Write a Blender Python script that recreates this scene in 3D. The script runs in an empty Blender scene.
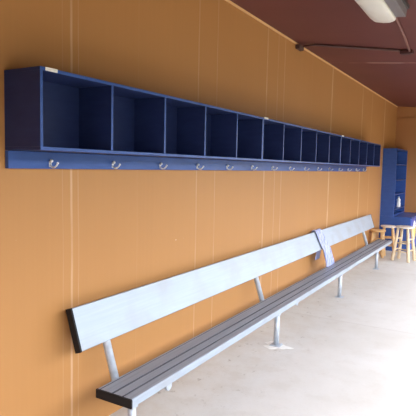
import bpy, bmesh, math, random
from mathutils import Vector, Matrix
random.seed(4)
C = bpy.context.scene.collection
PI = math.pi

# ------------------------------------------------------------------ materials
def mat(name, col, rough=0.6, metal=0.0, spec=0.5):
    m = bpy.data.materials.new(name); m.use_nodes = True
    b = m.node_tree.nodes['Principled BSDF']
    b.inputs['Base Color'].default_value = (*col, 1)
    b.inputs['Roughness'].default_value = rough
    b.inputs['Metallic'].default_value = metal
    b.inputs['Specular IOR Level'].default_value = spec
    return m

class NT:
    def __init__(s, m):
        s.t = m.node_tree; s.n = s.t.nodes; s.b = s.n['Principled BSDF']
        s.co = s.n.new('ShaderNodeTexCoord').outputs['Object']
    def link(s, a, b): s.t.links.new(a, b)
    def noise(s, scale, vec=(1, 1, 1), detail=4, rough=.5):
        mp = s.n.new('ShaderNodeMapping'); mp.inputs['Scale'].default_value = vec
        s.link(s.co, mp.inputs['Vector'])
        k = s.n.new('ShaderNodeTexNoise'); k.inputs['Scale'].default_value = scale
        k.inputs['Detail'].default_value = detail; k.inputs['Roughness'].default_value = rough
        s.link(mp.outputs[0], k.inputs['Vector']); return k.outputs['Fac']
    def math(s, op, a, b=None, c=None, clamp=False):
        k = s.n.new('ShaderNodeMath'); k.operation = op; k.use_clamp = clamp
        for i, v in enumerate((a, b, c)):
            if v is None: continue
            if isinstance(v, (int, float)): k.inputs[i].default_value = v
            else: s.link(v, k.inputs[i])
        return k.outputs[0]
    def ramp(s, f, lo, hi):
        k = s.n.new('ShaderNodeMapRange'); k.inputs[1].default_value = lo; k.inputs[2].default_value = hi
        s.link(f, k.inputs[0]); return k.outputs[0]
    def mix(s, f, a, b, mode='MIX'):
        k = s.n.new('ShaderNodeMix'); k.data_type = 'RGBA'; k.blend_type = mode
        if isinstance(f, (int, float)): k.inputs[0].default_value = f
        else: s.link(f, k.inputs[0])
        for i, v in ((6, a), (7, b)):
            if isinstance(v, tuple): k.inputs[i].default_value = (*v, 1)
            else: s.link(v, k.inputs[i])
        return k.outputs[2]
    def xyz(s):
        k = s.n.new('ShaderNodeSeparateXYZ'); s.link(s.co, k.inputs[0]); return k.outputs
    def bump(s, h, strength, dist=.01):
        k = s.n.new('ShaderNodeBump'); k.inputs['Strength'].default_value = strength
        k.inputs['Distance'].default_value = dist
        s.link(h, k.inputs['Height']); s.link(k.outputs[0], s.b.inputs['Normal'])
    def color(s, c): s.link(c, s.b.inputs['Base Color'])
    def roughness(s, c): s.link(c, s.b.inputs['Roughness'])

def wall_material(name, seams, col):
    m = mat(name, col, .55, spec=.35); t = NT(m)
    X, Y, Z = t.xyz()
    streak = t.noise(1.0, (30, 30, .35), 5, .6)
    cloud = t.noise(.9, (1, 1, 1), 3)
    c = t.mix(t.ramp(streak, .3, .75), tuple(v*.98 for v in col), tuple(min(1, v*1.02) for v in col))
    c = t.mix(t.math('MULTIPLY', t.ramp(cloud, .35, .75), .35), c, (col[0]*.9, col[1]*.86, col[2]*.8))
    wob = t.math('MULTIPLY', t.math('SUBTRACT', t.noise(1.3, (1, 0, 1), 2), .5), .035)
    brk = t.ramp(t.noise(2.2, (1, 3, 1.4), 4), .35, .6)
    for (y, w, a) in seams:                     # pale filler lines and drips that run down the panels
        d = t.math('ABSOLUTE', t.math('SUBTRACT', t.math('ADD', Y, wob), y))
        f = t.math('SUBTRACT', 1, t.ramp(d, w*.35, w))
        f = t.math('MULTIPLY', f, t.math('ADD', t.math('MULTIPLY', brk, .55), .45))
        c = t.mix(t.math('MULTIPLY', f, a*.62), c, (.72, .52, .36))
    sp = t.ramp(t.noise(16, (1, 1, 1), 2), .79, .81)      # chipped specks
    c = t.mix(t.math('MULTIPLY', sp, .5), c, (.8, .68, .52))
    t.color(c); t.bump(streak, .02, .003)
    return m

ORANGE = (.465, .224, .074)
SEAMS = [(2.325, .013, .75), (2.385, .006, .35), (2.25, .005, .25), (3.855, .012, .5), (4.19, .010, .45), (5.345, .018, .8),
         (5.66, .013, .5), (5.87, .014, .5), (7.87, .035, .95), (9.86, .035, .8), (10.66, .025, .5), (11.95, .045, .95),
         (3.0, .006, .12), (1.45, .01, .3), (6.9, .012, .15), (8.9, .015, .15)]
M_wall = wall_material('orange_wall', SEAMS, ORANGE)
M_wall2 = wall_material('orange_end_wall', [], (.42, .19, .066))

M_ceil = mat('maroon_ceiling', (.135, .044, .038), .5, spec=.3)
t = NT(M_ceil); X, Y, Z = t.xyz()
c = t.mix(t.ramp(t.noise(1.2, (1, 1, 1), 4), .3, .75), (.122, .036, .033), (.146, .045, .042))
wob = t.math('MULTIPLY', t.math('SUBTRACT', t.noise(2, (1, 0, 0), 2), .5), .03)
d = t.math('ABSOLUTE', t.math('SUBTRACT', t.math('ADD', Y, wob), 7.60))
f = t.math('MULTIPLY', t.math('SUBTRACT', 1, t.ramp(d, .010, .026)), t.ramp(t.noise(2.1, (1, .1, 1), 4), .33, .50))
c = t.mix(t.math('MULTIPLY', f, .85), c, (.62, .42, .38))     # flaking board joint
d2 = t.math('ABSOLUTE', t.math('SUBTRACT', Y, 10.05))
c = t.mix(t.math('MULTIPLY', t.math('SUBTRACT', 1, t.ramp(d2, .004, .012)), .5), c, (.05, .015, .014))
t.color(c); t.bump(t.noise(40, (1, 1, 1), 3), .1, .004)

M_floor = mat('concrete_floor', (.62, .58, .53), .7, spec=.3)
t = NT(M_floor); X, Y, Z = t.xyz()
big = t.noise(.8, (1, 1, 1), 5, .6); mid = t.noise(4.5, (1, 1, 1), 6, .65); fine = t.noise(45, (1, 1, 1), 3)
c = t.mix(t.ramp(big, .3, .72), (.565, .54, .50), (.665, .65, .63))
c = t.mix(t.math('MULTIPLY', t.ramp(mid, .5, .75), .30), c, (.46, .41, .35))
c = t.mix(t.math('MULTIPLY', t.ramp(fine, .55, .75), .15), c, (.42, .38, .33))
near = t.math('SUBTRACT', 1, t.ramp(X, -2.0, -1.35))                      # dirt and leaf crumbs swept up along the bench
speck = t.ramp(t.noise(11, (1, .8, 1), 5, .7), .60, .70)
c = t.mix(t.math('MULTIPLY', t.math('MULTIPLY', near, speck), .75), c, (.24, .20, .15))
speck2 = t.ramp(t.noise(7, (1, 1, 1), 4, .75), .70, .78)
c = t.mix(t.math('MULTIPLY', speck2, .35), c, (.33, .28, .22))
c = t.mix(t.math('MULTIPLY', t.math('MULTIPLY', near, t.ramp(mid, .3, .6)), .25), c, (.50, .42, .33))
d = t.math('ABSOLUTE', t.math('SUBTRACT', Y, 5.97))
c = t.mix(t.math('MULTIPLY', t.math('SUBTRACT', 1, t.ramp(d, .006, .02)), .22), c, (.38, .34, .30))  # control joint
t.color(c); t.bump(t.math('ADD', mid, t.math('MULTIPLY', fine, .4)), .25, .006)

M_blue = mat('blue_paint', (.040, .078, .30), .42, spec=.4)
t = NT(M_blue)
c = t.mix(t.ramp(t.noise(3, (2, 2, 8), 4), .3, .7), (.025, .072, .275), (.032, .090, .325)); t.color(c)
t.bump(t.noise(60, (1, 1, .3), 2), .08, .003)
M_blue_shade = mat('shaded_blue_paint', (.016, .028, .105), .5, spec=.3)  # cubby panels: interior shade put into a darker blue
t = NT(M_blue_shade); t.color(t.mix(t.ramp(t.noise(3, (2, 2, 8), 4), .3, .7), (.014, .025, .095), (.019, .033, .118)))
M_blue_lit = mat('daylit_blue_paint', (.060, .105, .42), .45)  # cabinet doors: daylight on the front put into a lighter blue

M_alu = mat('brushed_aluminium', (.80, .83, .87), .36, .25)
t = NT(M_alu)
br = t.noise(5, (14, .35, 14), 5, .6); blot = t.noise(4, (1, .8, 1), 4)
t.roughness(t.math('ADD', t.math('MULTIPLY', br, .18), .40))
t.color(t.mix(t.math('MULTIPLY', t.ramp(blot, .45, .7), .6), t.mix(t.ramp(br, .3, .7), (.37, .43, .51), (.43, .49, .57)), (.36, .37, .40)))
M_alu_top = M_alu
M_alu_shade = mat('shaded_fluted_top', (.30, .31, .34), .45, .2)  # seat top: dim ceiling reflection put into a darker aluminium colour
t = NT(M_alu_shade); t.color(t.mix(t.ramp(t.noise(5, (14, .35, 14), 5, .6), .3, .7), (.27, .30, .35), (.40, .43, .49)))
M_galv = mat('galvanised_pipe', (.66, .70, .75), .42, .25)
t = NT(M_galv); t.color(t.mix(t.ramp(t.noise(22, (1, 1, 1), 3), .35, .65), (.42, .47, .54), (.52, .57, .64)))
M_rubber = mat('black_end_cap', (.010, .010, .013), .6, spec=.25)
M_groove = mat('dark_groove', (.05, .055, .07), .7, 0)  # dark grey for the bottoms of the seat grooves
M_hook = mat('satin_hook_metal', (.76, .77, .80), .35, .3)
M_white = mat('white_sticker', (.80, .79, .75), .5)
M_diff = mat('acrylic_diffuser', (.84, .82, .76), .35)
t = NT(M_diff); t.color(t.mix(t.math('MULTIPLY', t.ramp(t.noise(6, (1, .4, 1), 4), .45, .8), .3), (.74, .735, .70), (.62, .59, .52)))
M_house = mat('grey_lamp_housing', (.20, .19, .21), .45, .1)
M_dkcap = mat('dark_lamp_edge', (.05, .045, .05), .5)
M_pipe = mat('maroon_painted_conduit', (.060, .018, .017), .5)
M_pipe2 = mat('bare_reddish_conduit', (.22, .095, .085), .45)
M_box = mat('grey_brown_box', (.075, .035, .03), .55)

def wood(name, a, b):
    m = mat(name, a, .5); t = NT(m)
    t.color(t.mix(t.ramp(t.noise(3, (12, 12, 1.2), 5, .6), .3, .7), a, b)); return m
M_wood = wood('pale_pine', (.62, .47, .29), (.74, .60, .41))
M_wood2 = wood('honey_pine', (.66, .40, .17), (.78, .52, .25))
M_seat = wood('worn_pale_seat', (.70, .62, .54), (.80, .73, .66))
M_cloth = mat('pale_lilac_cloth', (.62, .64, .84), .9, spec=.1)
t = NT(M_cloth); t.color(t.mix(t.ramp(t.noise(3, (1, 22, 1), 3), .42, .58), (.30, .34, .66), (.56, .59, .82)))
M_yellow = mat('yellow_decal', (.85, .72, .22), .5)
M_decal = mat('white_decal', (.86, .86, .84), .5)
M_ground = mat('sunlit_dirt', (.50, .44, .36), .9)
t = NT(M_ground); t.color(t.mix(t.ramp(t.noise(.6, (1, 1, 1), 6), .3, .7), (.17, .15, .10), (.23, .20, .14)))
M_patch = mat('white_grout', (.82, .81, .78), .8)
M_plastic = mat('white_plastic', (.75, .74, .72), .4)
M_red = mat('grey_cap_plastic', (.40, .40, .44), .5)

# ------------------------------------------------------------------ mesh helpers
def box(bm, x0, x1, y0, y1, z0, z1, bev=0.0):
    vs = [bm.verts.new((x, y, z)) for x in (x0, x1) for y in (y0, y1) for z in (z0, z1)]
    fs = [bm.faces.new([vs[i] for i in q]) for q in ((0, 1, 3, 2), (4, 6, 7, 5), (0, 4, 5, 1), (2, 3, 7, 6), (0, 2, 6, 4), (1, 5, 7, 3))]
    if bev:
        es = list({e for f in fs for e in f.edges})
        bmesh.ops.bevel(bm, geom=es, offset=bev, segments=2, affect='EDGES', profile=.5)
    return bm

def prism(bm, prof, y0, y1):                    # profile in (x, z), extruded along y
    n = len(prof)
    a = [bm.verts.new((x, y0, z)) for x, z in prof]; b = [bm.verts.new((x, y1, z)) for x, z in prof]
    bm.faces.new(a); bm.faces.new(list(reversed(b)))
    for i in range(n):
        j = (i+1) % n
        bm.faces.new((a[i], b[i], b[j], a[j]))
    bmesh.ops.recalc_face_normals(bm, faces=bm.faces); return bm

def tube(bm, pts, rad, n=14, cap=True):
    pts = [Vector(p) for p in pts]
    if not isinstance(rad, (list, tuple)): rad = [rad]*len(pts)
    rings = []; up = None
    for i, p in enumerate(pts):
        d = (pts[min(i+1, len(pts)-1)] - pts[max(i-1, 0)]).normalized()
        if up is None:
            up = Vector((0, 0, 1)) if abs(d.z) < .9 else Vector((1, 0, 0))
        s = d.cross(up).normalized(); up = s.cross(d).normalized()
        rings.append([bm.verts.new(p + (s*math.cos(2*PI*k/n) + up*math.sin(2*PI*k/n))*rad[i]) for k in range(n)])
    for a, b in zip(rings, rings[1:]):
        for k in range(n):
            f = bm.faces.new((a[k], a[(k+1) % n], b[(k+1) % n], b[k])); f.smooth = True
    if cap:
        bm.faces.new(list(reversed(rings[0]))); bm.faces.new(rings[-1])
    bmesh.ops.recalc_face_normals(bm, faces=bm.faces); return bm

def lathe(bm, prof, n=32, c=(0, 0)):            # profile (r, z); first and last r may be 0
    rings = []
    for r, z in prof:
        if r < 1e-6: rings.append([bm.verts.new((c[0], c[1], z))])
        else: rings.append([bm.verts.new((c[0]+r*math.cos(2*PI*k/n), c[1]+r*math.sin(2*PI*k/n), z)) for k in range(n)])
    for a, b in zip(rings, rings[1:]):
        for k in range(n):
            j = (k+1) % n
            if len(a) == 1 and len(b) == 1: continue
            if len(a) == 1: f = bm.faces.new((a[0], b[j], b[k]))
            elif len(b) == 1: f = bm.faces.new((a[k], a[j], b[0]))
            else: f = bm.faces.new((a[k], a[j], b[j], b[k]))
            f.smooth = True
    bmesh.ops.recalc_face_normals(bm, faces=bm.faces); return bm

def obj(name, bm, m, parent=None, loc=(0, 0, 0)):
    me = bpy.data.meshes.new(name); bm.normal_update(); bm.to_mesh(me); bm.free()
    ms = m if isinstance(m, (list, tuple)) else [m]
    for k in ms: me.materials.append(k)
    o = bpy.data.objects.new(name, me); C.objects.link(o); o.location = loc
    if parent: o.parent = parent
    return o
def B(): return bmesh.new()
def bx(*a, **k): return box(B(), *a, **k)
def struct(name, bm, m):
    o = obj(name, bm, m); o['kind'] = 'structure'; return o
def tag(o, label, cat, group=None):
    o['label'] = label; o['category'] = cat
    if group: o['group'] = group
    return o
def thing(name, label, cat, loc=(0, 0, 0), rz=0, group=None):
    o = bpy.data.objects.new(name, None); C.objects.link(o)
    o.location = loc; o.rotation_euler = (0, 0, rz); o.empty_display_size = .1
    return tag(o, label, cat, group)
def dup(root, loc, rz=0):
    r = root.copy(); C.objects.link(r); r.location = loc; r.rotation_euler = (0, 0, rz)
    for ch in list(root.children):
        c = ch.copy(); C.objects.link(c); c.parent = r
        for g in list(ch.children):
            d = g.copy(); C.objects.link(d); d.parent = c
    return r

# ------------------------------------------------------------------ the setting
WX = -2.3935            # face of the long wall
YE = 13.40              # face of the end wall
SL = .085                # fall of the roof towards the open side
def cz(x): return 3.465 - SL*(x - WX)
XO = .85                # roof edge on the open side
struct('floor', bx(WX-.2, XO-.1, -2.2, YE+.2, -.15, 0), M_floor)
struct('ground', bx(XO-.1, 45, -35, 50, -.35, -.05), M_ground)
M_blocker = mat('dark_light_blocker', (.035, .055, .025), .9)
bm = B(); prism(bm, [(22, -.06), (23.5, 4.5), (25, 6.5), (27, 7.0), (30, 6), (33, -.06)], -34, 49)
struct('low_sky_blocker', bm, M_blocker)  # bank added out of view to block low sky light
struct('wall_left', bx(WX-.2, WX, -2.2, YE+.2, 0, 3.47), M_wall)
struct('wall_back', bx(WX, XO-.1, YE, YE+.2, 0, cz(XO)-.005), M_wall2)
struct('wall_front', bx(WX, XO-.1, -2.2, -2.0, 0, cz(XO)-.005), M_wall2)
bm = B(); prism(bm, [(WX-.25, cz(WX-.25)), (XO, cz(XO)), (XO, cz(XO)+.14), (WX-.25, cz(WX-.25)+.14)], -2.4, YE+.4)
struct('ceiling', bm, M_ceil)
bm = B(); prism(bm, [(WX, cz(XO)-.02), (XO-.1, cz(XO)-.02), (XO-.1, cz(XO-.1)+.02), (WX, cz(WX)+.02)], YE, YE+.19)
struct('wall_back_gable', bm, M_wall2)
struct('roof_edge_blocker', bx(XO-.14, XO-.02, -2.4, YE+.4, 2.80, cz(XO)-.002), M_ceil)      # unseen beam added along the open side to cut sky light
M_trim = mat('pale_orange_edge', (.78, .50, .24), .6)
struct('trim_1', bx(WX, WX+.012, -2.0, YE, 3.440, 3.462), M_trim)

# ------------------------------------------------------------------ cubby shelves
AF = 2.1047; D = -AF - WX       # depth .289
Z0, Z1, YS, W = 1.917, 2.353, 1.824, .5638
H = Z1 - Z0; L = 5*W; T = .019
def lit_front(b, x):                             # brighter blue on the front edges: daylight put into the colour
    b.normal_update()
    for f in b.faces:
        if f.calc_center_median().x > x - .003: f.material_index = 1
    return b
def cubby(y, label):
    t = thing('cubby_shelf', label, 'shelf', (WX, y, Z0), 0, 'blue cubby shelves along the orange wall')
    g = .0008
    obj('back_panel', bx(.001, .012, T, L-T, T, H-T), [M_blue_shade, M_blue], t)
    obj('top_panel', lit_front(bx(.001, D, g, L-g, H-T, H, bev=.0015), D), [M_blue_shade, M_blue], t)
    obj('bottom_panel', lit_front(bx(.001, D, g, L-g, 0, T, bev=.0015), D), [M_blue_shade, M_blue], t)
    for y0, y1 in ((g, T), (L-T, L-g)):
        obj('side_panel', lit_front(bx(.001, D, y0, y1, T, H-T, bev=.0015), D), [M_blue_shade, M_blue], t)
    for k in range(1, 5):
        obj('divider', lit_front(bx(.012, D-.002, k*W-T/2, k*W+T/2, T, H-T, bev=.0015), D-.002), [M_blue_shade, M_blue], t)
    return t
labels = ['blue five-cubby wall shelf nearest the camera, long white sticker at its top left corner',
          'middle blue five-cubby wall shelf, joined between the nearest and the farthest shelf',
          'farthest blue five-cubby wall shelf, reaching almost to the tall blue bookcase']
for k in range(3):
    s = cubby(YS + k*L, labels[k])
    if k == 0: sb = bx(D, D+.0015, .035, .118, H-.018, H+.001)
    else: sb = bx(D-.004, D+.0015, .02, .12 if k == 1 else .15, H-.010, H+.008)
    st = obj('sticker', sb, M_white, s); st['label'] = 'white label at the top edge'
hb = thing('hook_board', 'long blue board of metal coat hooks under the row of cubby shelves', 'coat rack', (WX, YS, 1.8145))
BT = .03
obj('board', bx(.001, BT, 0, 15*W, 0, Z0-1.8145-.0015, bev=.003), M_blue, hb)
def hook_bm():
    b = B()
    box(b, BT-.001, BT+.004, -.011, .011, -.020, .022, bev=.0015)
    tube(b, [(BT+.002, 0, -.004), (BT+.014, 0, -.018), (BT+.030, 0, -.025), (BT+.048, 0, -.022), (BT+.064, 0, -.010), (BT+.074, 0, .004)], [.0068, .0068, .0068, .0062, .0058, .0058], 10)
    bmesh.ops.create_uvsphere(b, u_segments=12, v_segments=8, radius=.0085, matrix=Matrix.Translation((BT+.075, 0, .006)))
    tube(b, [(BT+.002, 0, .010), (BT+.010, 0, .014), (BT+.015, 0, .020)], [.008, .007, .007], 10)
    bmesh.ops.create_uvsphere(b, u_segments=12, v_segments=8, radius=.0125, matrix=Matrix.Translation((BT+.015, 0, .022)))
    bmesh.ops.scale(b, verts=b.verts, vec=(.88, .85, .85), space=Matrix.Translation((-BT, 0, 0)))
    for f in b.faces: f.smooth = True
    return b
h0 = None
for k in range(15):
    loc = (0, .297 + k*W*.9985, .030)
    if h0 is None: h0 = obj('coat_hook', hook_bm(), M_hook, hb, loc)
    else:
        o = h0.copy(); C.objects.link(o); o.parent = hb; o.location = loc

# ------------------------------------------------------------------ bench
bench = thing('bench', 'long aluminium team bench with backrest along the orange wall', 'bench', (-2.0, 6.4, 0))
def wb(b):                                  # world coordinates -> bench coordinates
    bmesh.ops.translate(b, verts=b.verts, vec=(2.0, -6.4, 0)); return b
SB, SF, ST, SZ = -2.176, -1.89, .3975, .345
sy0, sy1 = 2.325, 10.83
def seat_prof(grow=0.0):
    w = SF-SB
    P = [(SB-grow, SZ-grow)]
    P.append((SB-grow, ST+grow))
    if grow == 0:
        for g0, g1 in ((.05, .075), (.40, .46), (.70, .75)):
            P += [(SB+w*g0, ST), (SB+w*(g0+.012), ST-.006), (SB+w*(g1-.012), ST-.006), (SB+w*g1, ST)]
    P += [(SF+grow-.006, ST+grow), (SF+grow, ST+grow-.006), (SF+grow, SZ-grow)]
    return P
b = prism(B(), seat_prof(), sy0+.014, sy1-.014)
b.normal_update()
for f in b.faces:
    c_ = f.calc_center_median()
    if abs(f.normal.y) < .5 and c_.z > ST-.0065 and f.normal.z > .3 and c_.x < SF-.008:
        f.material_index = 1 if c_.z < ST-.001 else 2
obj('seat', wb(b), [M_alu, M_groove, M_alu_shade], bench)
for y0, y1 in ((sy0, sy0+.014), (sy1-.014, sy1)):
    o = obj('end_cap', wb(prism(B(), seat_prof(.0025), y0, y1)), M_rubber, bench); o['label'] = 'black plastic seat end cap'
BP = [Vector((-2.217, .667)), Vector((-2.3035, .9315))]
dv = (BP[1]-BP[0]).normalized(); nv = Vector((-dv.y, dv.x))       # nv points to the wall
def back_prof(grow=0.0):
    a = BP[0]-dv*grow; c = BP[1]+dv*grow
    a = a-nv*grow; c = c-nv*grow; th = .042+2*grow
    Lg = (c-a).length
    P = [a+dv*.004, a+nv*.004, a+nv*th, c+nv*th, c+nv*.004, c-dv*.004]
    return [(p.x, p.y) for p in P]
by0, by1, bj = 2.225, 10.60, 7.16
for y0, y1 in ((by0+.014, bj-.003), (bj+.003, by1-.014)):
    obj('backrest', wb(prism(B(), back_prof(), y0, y1)), M_alu, bench)
for y0, y1 in ((by0, by0+.014), (by1-.014, by1)):
    o = obj('end_cap', wb(prism(B(), back_prof(.003), y0, y1)), M_rubber, bench); o['label'] = 'black plastic backrest end cap'
for k, y in enumerate((2.385, 4.752, 7.10, 9.545)):
    lg = obj('leg', wb(tube(B(), [(-1.93, y, .006), (-1.93, y, SZ-.012)], .027, 20)), M_galv, bench)
    fl = B(); box(fl, -1.985, -1.875, y-.055, y+.055, 0, .008, bev=.002)
    for sx in (-.04, .04):
        lathe(fl, [(0, .016), (.008, .016), (.008, .008)], 8, (-1.93+sx, y+.04 if sx > 0 else y-.04))
    foot = obj('base_plate', wb(fl), M_galv, bench)
    obj('bracket', wb(box(B(), -2.05, -1.90, y-.028, y+.028, SZ-.022, SZ-.001, bev=.003)), M_galv, bench)
    tp = BP[0] + dv*.20 + nv*(.042+.0285)
    bt = BP[0] + nv*(.042+.0285)
    ys = (2.535, 4.96, 7.42, 9.90)[k]
    obj('bracket', wb(box(B(), -2.19, -2.02, ys-.028, ys+.028, SZ-.022, SZ-.001, bev=.003)), M_galv, bench)
    obj('back_support', wb(tube(B(), [(tp.x, ys, tp.y), (bt.x*.5+tp.x*.5, ys, bt.y*.5+tp.y*.5), (-2.178, ys, .325)], .028, 18)), M_galv, bench)

# towel over the backrest (closed cloth sheet)
def cloth(path_fn, y_fn, n, mseg, th):
    b = B(); top = []; bot = []
    for i in range(n+1):
        s = i/n; ra = []; rb = []
        for j in range(mseg+1):
            v = j/mseg
            p, nrm = path_fn(s, v); y = y_fn(s, v)
            ra.append(b.verts.new((p[0]+nrm[0]*th, y, p[1]+nrm[1]*th)))
            rb.append(b.verts.new((p[0], y, p[1])))
        top.append(ra); bot.append(rb)
    for i in range(n):
        for j in range(mseg):
            b.faces.new((top[i][j], top[i][j+1], top[i+1][j+1], top[i+1][j]))
            b.faces.new((bot[i][j], bot[i+1][j], bot[i+1][j+1], bot[i][j+1]))
    for i in range(n):
        for j in (0, mseg):
            b.faces.new((top[i][j], top[i+1][j], bot[i+1][j], bot[i][j]))
    for j in range(mseg):
        for i in (0, n):
            b.faces.new((top[i][j], top[i][j+1], bot[i][j+1], bot[i][j]))
    bmesh.ops.recalc_face_normals(b, faces=b.faces)
    for f in b.faces: f.smooth = True
    return b
ctop = BP[1]
bk = BP[1] + nv*.042
# centre line: behind the plank, over its top, down the front face, free fall to the seat
key = [Vector((bk.x+.022, .49)), (bk - dv*.24 + nv*.008), (bk - dv*.15 + nv*.006), (bk + nv*.007 - dv*.01), (bk + dv*.012 + nv*.002), (ctop + dv*.012 - nv*.004),
       (ctop - nv*.012 - dv*.01), (BP[0] + dv*.13 - nv*.014), (BP[0] - nv*.016), Vector((-2.185, .55)), Vector((-2.165, .404))]
seg = [0]
for a, c in zip(key, key[1:]): seg.append(seg[-1] + (c-a).length)
def at(s):
    d = s*seg[-1]
    for i in range(len(key)-1):
        if d <= seg[i+1] + 1e-9:
            u = (d-seg[i])/(seg[i+1]-seg[i]); return key[i].lerp(key[i+1], u), (key[i+1]-key[i]).normalized(), i
def path(s, v):
    p, dd, i = at(s); n = Vector((-dd.y, dd.x))
    if i < 8: amp = .011
    else: amp = .022
    if i >= 10: amp = .006
    k = (abs(math.sin(v*PI*3.5 + .5*math.sin(5*s)))**.7 + .25*abs(math.sin(v*PI*8+2))) * amp * (.35 if i < 3 else 1)
    return p + n*k, n
def yy(s, v):
    p, _, i = at(s)
    u = max(0, min(1, (s-.50)/.45))
    if s < .42: w0, c0 = .22, 7.24 - .12*s/.42
    else: w0, c0 = .24 + .12*u, 7.12 + .20*u
    return c0 + (v-.5)*w0 + .008*math.sin(9*s+v*3)
o = obj('towel', cloth(path, yy, 60, 54, .004), M_cloth)
tag(o, 'pale lilac cloth draped over the bench backrest, hanging down to the seat', 'towel')

# ------------------------------------------------------------------ pipe stubs on the wall under the bench
def stub(y, z, xe, label):
    t = thing('pipe_stub', label, 'pipe', (WX, y, z), 0, 'pipe stubs low on the wall')
    obj('pipe', tube(B(), [(0.0, 0, 0), (xe-WX-.012, 0, 0)], .031, 18), M_galv, t)
    obj('flange', tube(B(), [(0, 0, 0), (.006, 0, 0)], .055, 20), M_galv, t)
    e = obj('cap', tube(B(), [(xe-WX-.02, 0, 0), (xe-WX-.003, 0, 0), (xe-WX, 0, 0)], [.038, .038, .034], 20), M_galv, t)
    return t
stub(3.12, .125, -2.15, 'capped grey pipe stub seen under the near end of the bench seat')
stub(6.02, .125, -2.17, 'capped grey pipe stub under the bench between its second and third legs')
# grout patch round the second leg foot
bm = B(); n = 26; ring = []; rt = []
for k in range(n):
    a = 2*PI*k/n; r = .13 + .035*math.sin(3*a+1) + .02*math.sin(7*a)
    ring.append(bm.verts.new((r*1.05*math.cos(a), r*.75*math.sin(a), .0002)))
    rt.append(bm.verts.new((r*.96*math.cos(a), r*.68*math.sin(a), .003)))
bm.faces.new(rt)
for k in range(n): bm.faces.new((ring[k], ring[(k+1) % n], rt[(k+1) % n], rt[k]))
o = obj('floor_patch', bm, M_patch, None, (-1.925, 4.735, 0)); o['kind'] = 'structure'

# ------------------------------------------------------------------ stools
def stool(name_mats, loc, rz, h, r, label, spread=.165):
    mseat, mleg = name_mats
    t = thing('wooden_stool', label, 'stool', loc, rz, 'wooden stools at the far end of the bench')
    obj('seat', lathe(B(), [(0, h-.036), (r*.90, h-.036), (r*.985, h-.028), (r, h-.016), (r*.985, h-.005), (r*.93, h), (r*.6, h-.004), (0, h-.006)], 36), mseat, t)
    def lp(sx, sy, z):
        u = 1 - z/h; q = r*.5 + (spread-r*.5)*u
        return Vector((sx*q, sy*q, z))
    for sx, sy in ((-1, -1), (1, -1), (1, 1), (-1, 1)):
        obj('leg', tube(B(), [lp(sx, sy, 0), lp(sx, sy, .02), lp(sx, sy, h*.45), lp(sx, sy, h-.034)], [.027, .031, .032, .027], 14), mleg, t)
    for z, off in ((.20, 0), (.37, .05)):
        for (a, c), dz in ((((-1, -1), (1, -1)), 0), (((1, 1), (-1, 1)), 0), (((1, -1), (1, 1)), off+.03), (((-1, 1), (-1, -1)), off+.03)):
            p, q = lp(*a, z+dz), lp(*c, z+dz)
            obj('rung', tube(B(), [p, p.lerp(q, .5), q], [.013, .016, .013], 10), mleg, t)
    return t
stool((M_seat, M_wood), (-1.655, 10.82, 0), -.22, .712, .188, 'pale wooden stool standing clear beside the far end of the bench')
stool((M_seat, M_wood2), (-2.10, 11.48, 0), .15, .632, .165, 'wooden stool behind the bench end, between the other two stools, close to blue cabinet', .145)
stool((M_wood2, M_wood2), (-2.225, 11.02, 0), .05, .572, .160, 'honey wooden stool against the orange wall, just past the backrest end', .132)

# ------------------------------------------------------------------ bookcase and base cabinet in the corner
CX, CY, CZ = -1.705, 11.95, .80
cab = thing('base_cabinet', 'low blue cabinet under the bookcase with round yellow and white decal', 'cabinet', (WX, CY, 0))
cw, cl = CX-WX, YE-CY-.004
obj('body', bx(.002, cw-.02, 0, cl, .0, CZ-.03, bev=.003), M_blue, cab)
obj('countertop', bx(.002, cw+.012, -.012, cl, CZ-.03, CZ, bev=.003), M_blue, cab)
for k in range(2):
    y0 = .02 + k*(cl-.03)/2
    d = obj('door', bx(cw-.02, cw, y0, y0+(cl-.06)/2, .07, CZ-.045, bev=.003), M_blue_lit, cab)
    ky = y0+(cl-.06)/2-.05 if k == 0 else y0+.05
    kb = B(); tube(kb, [(cw, ky, .62), (cw+.022, ky, .62)], [.006, .013], 12)
    obj('knob', kb, M_hook, d)
bm = B()
for y0, y1, mi in ((0, 1, 0),):
    n = 40
    for half, z_sign in ((0, 1), (1, -1)):
        vs = [bm.verts.new((cw+.003, .50+.25*math.cos(a), .44+.25*math.sin(a)+(.0)))
              for a in [(.12*PI + (PI-.24*PI)*k/n) if half == 0 else (.88*PI + (PI+.24*PI)*k/n) for k in range(n+1)]]
        wsv = [bm.verts.new((cw+.0002, v.co.y, v.co.z)) for v in vs]
        f = bm.faces.new(vs); f.material_index = half
        for k in range(n+1):
            g = bm.faces.new((vs[k], vs[(k+1) % (n+1)], wsv[(k+1) % (n+1)], wsv[k])); g.material_index = half
bmesh.ops.recalc_face_normals(bm, faces=bm.faces)
d = obj('decal', bm, [M_decal, M_yellow], cab); d['label'] = 'round decal, white above and yellow below'
BXD = -2.087-WX
bc = thing('bookcase', 'tall blue open bookcase standing on the low cabinet in the corner', 'bookcase', (WX, CY, CZ))
bh = 2.352-CZ
obj('side_panel', bx(.002, BXD, 0, .025, 0, bh-.025, bev=.002), M_blue, bc)
obj('side_panel', bx(.002, BXD, cl-.025, cl, 0, bh-.025, bev=.002), M_blue, bc)
obj('top_panel', bx(.002, BXD, 0, cl, bh-.025, bh, bev=.002), M_blue, bc)
obj('back_panel', bx(.002, .014, .025, cl-.025, 0, bh-.025), M_blue, bc)
for z in (.955, 1.30, 1.635, 2.0):
    obj('shelf', bx(.014, BXD-.002, .025, cl-.025, z-CZ-.022, z-CZ, bev=.002), M_blue, bc)
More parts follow.
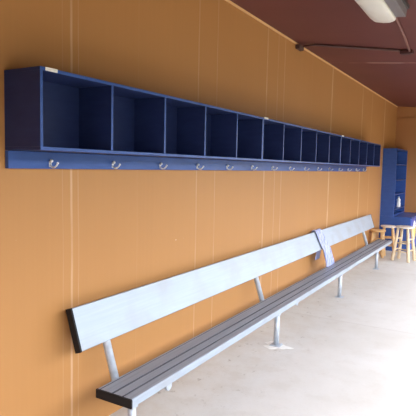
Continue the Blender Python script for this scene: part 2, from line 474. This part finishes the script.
obj('bottom_rail', bx(BXD-.02, BXD-.002, .025, cl-.025, 0, .035, bev=.002), M_blue, bc)
# small white bottle on the lowest bookcase shelf
bo = thing('bottle', 'small white bottle standing on a lower shelf of the blue bookcase', 'bottle', (-2.15, 12.86, .9555))
obj('body', lathe(B(), [(0, 0), (.042, 0), (.046, .006), (.046, .10), (.040, .115), (.040, .155), (.044, .165), (.044, .19), (.022, .215), (.020, .225), (0, .225)], 24), M_plastic, bo)
o = obj('cap', lathe(B(), [(0, .225), (.026, .225), (.026, .255), (.022, .262), (0, .262)], 20), M_red, bo); o['label'] = 'grey bottle cap'

# ------------------------------------------------------------------ ceiling lamp and conduits
LX0, LX1, LY0, LY1 = -1.135, -.825, 3.8, 4.97
lm = thing('ceiling_light', 'long wraparound ceiling light with pale diffuser on the maroon ceiling', 'lamp', ((LX0+LX1)/2, LY0, cz((LX0+LX1)/2)))
lm.rotation_euler = (0, math.atan(SL), 0)
hw = (LX1-LX0)/2; ll = LY1-LY0
obj('housing', bx(-hw, hw, 0, ll-.10, -.100, -.001, bev=.004), M_house, lm)
prof = [(-hw-.004, -.070), (-hw-.004, -.105), (-hw+.025, -.125), (-hw*.4, -.134), (hw*.05, -.134), (hw-.115, -.126), (hw-.092, -.114), (hw-.086, -.101)]
b = B(); rows = []
for (y, k) in ((.02, 1), (ll-.13, 1), (ll-.085, .96), (ll-.045, .86), (ll-.018, .70), (ll, .48)):
    rows.append([b.verts.new(((x+.04)*(.30+.70*k)-.04 if k < 1 else x, y, -.070 + (z+.070)*(.5+.5*k))) for x, z in prof])
for a, c in zip(rows, rows[1:]):
    for i in range(len(prof)-1):
        f = b.faces.new((a[i], a[i+1], c[i+1], c[i])); f.smooth = True
    b.faces.new((a[0], c[0], c[-1], a[-1]))
b.faces.new(rows[0]); b.faces.new(list(reversed(rows[-1])))
bmesh.ops.recalc_face_normals(b, faces=b.faces)
obj('diffuser', b, M_diff, lm)
obj('end_cap', bx(-hw-.003, hw+.003, -.004, .02, -.138, -.001, bev=.004), M_house, lm)
for sx in (-1, 1):
    obj('edge_rail', bx(sx*hw-.006 if sx > 0 else -hw-.010, sx*hw+.016 if sx > 0 else -hw+.006, 0.02, ll-.10, -.034, -.002), M_dkcap, lm)

def conduit(pts, r, m, label, name='conduit'):
    o = obj(name, tube(B(), [(x, y, cz(x)-dz) for x, y, dz in pts], r, 12), m)
    return tag(o, label, 'conduit', 'conduits on the ceiling')
conduit([(-2.31, 6.27, .035), (-2.24, 6.28, .030), (-2.17, 6.30, .016), (-1.20, 6.68, .016)], .0145, M_pipe,
        'dark maroon conduit crossing the ceiling from the wall junction box')
conduit([(-1.085, 6.70, .02), (-1.03, 6.0, .018), (-.965, 4.90, .018)], .013, M_pipe2,
        'thin reddish conduit running from the ceiling light to the far junction box')
jb = thing('junction_box', 'small junction box at the top of the orange wall', 'junction box', (WX, 6.26, 3.41), 0, 'conduit junction boxes')
obj('body', bx(.001, .060, -.07, .10, -.03, .030, bev=.012), M_box, jb)
obj('cover', bx(.060, .064, -.055, .085, -.022, .022, bev=.002), M_box, jb)
j2 = thing('junction_box', 'small dark junction box on the ceiling where the two conduits meet', 'junction box', (-1.13, 6.75, cz(-1.13)), 0, 'conduit junction boxes')
obj('body', bx(-.07, .08, -.05, .05, -.05, -.006, bev=.006), M_pipe, j2)
obj('cover', bx(-.055, .065, -.04, .04, -.055, -.05, bev=.002), M_pipe, j2)

# ------------------------------------------------------------------ light
w = bpy.data.worlds.new('sky'); bpy.context.scene.world = w; w.use_nodes = True
nt = w.node_tree; bg = nt.nodes['Background']
sky = nt.nodes.new('ShaderNodeTexSky'); sky.sky_type = 'NISHITA'; sky.sun_disc = False
sky.sun_elevation = math.radians(48); sky.sun_rotation = math.radians(160); sky.dust_density = 3.0; sky.air_density = 1.2
mixn = nt.nodes.new('ShaderNodeMix'); mixn.data_type = 'RGBA'; mixn.inputs[0].default_value = .8
nt.links.new(sky.outputs[0], mixn.inputs[6]); mixn.inputs[7].default_value = (7.4, 7.65, 8.2, 1)   # thin bright cloud
nt.links.new(mixn.outputs[2], bg.inputs['Color']); bg.inputs['Strength'].default_value = .30
s = bpy.data.lights.new('sun', 'SUN'); s.energy = .8; s.angle = math.radians(1.0); s.color = (1, .95, .87)
so = bpy.data.objects.new('sun', s); C.objects.link(so)
dirv = Vector((-.35, .75, -1.15)).normalized()
so.rotation_euler = dirv.to_track_quat('-Z', 'Y').to_euler()

# ------------------------------------------------------------------ camera
cam = bpy.data.cameras.new('camera'); cam.sensor_width = 36; cam.lens = 497.687/416*36; cam.clip_start = .05
co = bpy.data.objects.new('camera', cam); C.objects.link(co)
fw = Vector((-.50506291, .85905829, -.0832485)); r = Vector((.86093545, .50825675, .02156923)); u = r.cross(fw)
co.matrix_world = Matrix(((r.x, u.x, -fw.x, 0), (r.y, u.y, -fw.y, 0), (r.z, u.z, -fw.z, 1.85), (0, 0, 0, 1)))
sc = bpy.context.scene; sc.camera = co
sc.view_settings.view_transform = 'Standard'; sc.view_settings.look = 'None'
sc.view_settings.exposure = 1.72; sc.view_settings.gamma = 1; sc.view_settings.use_curve_mapping = False
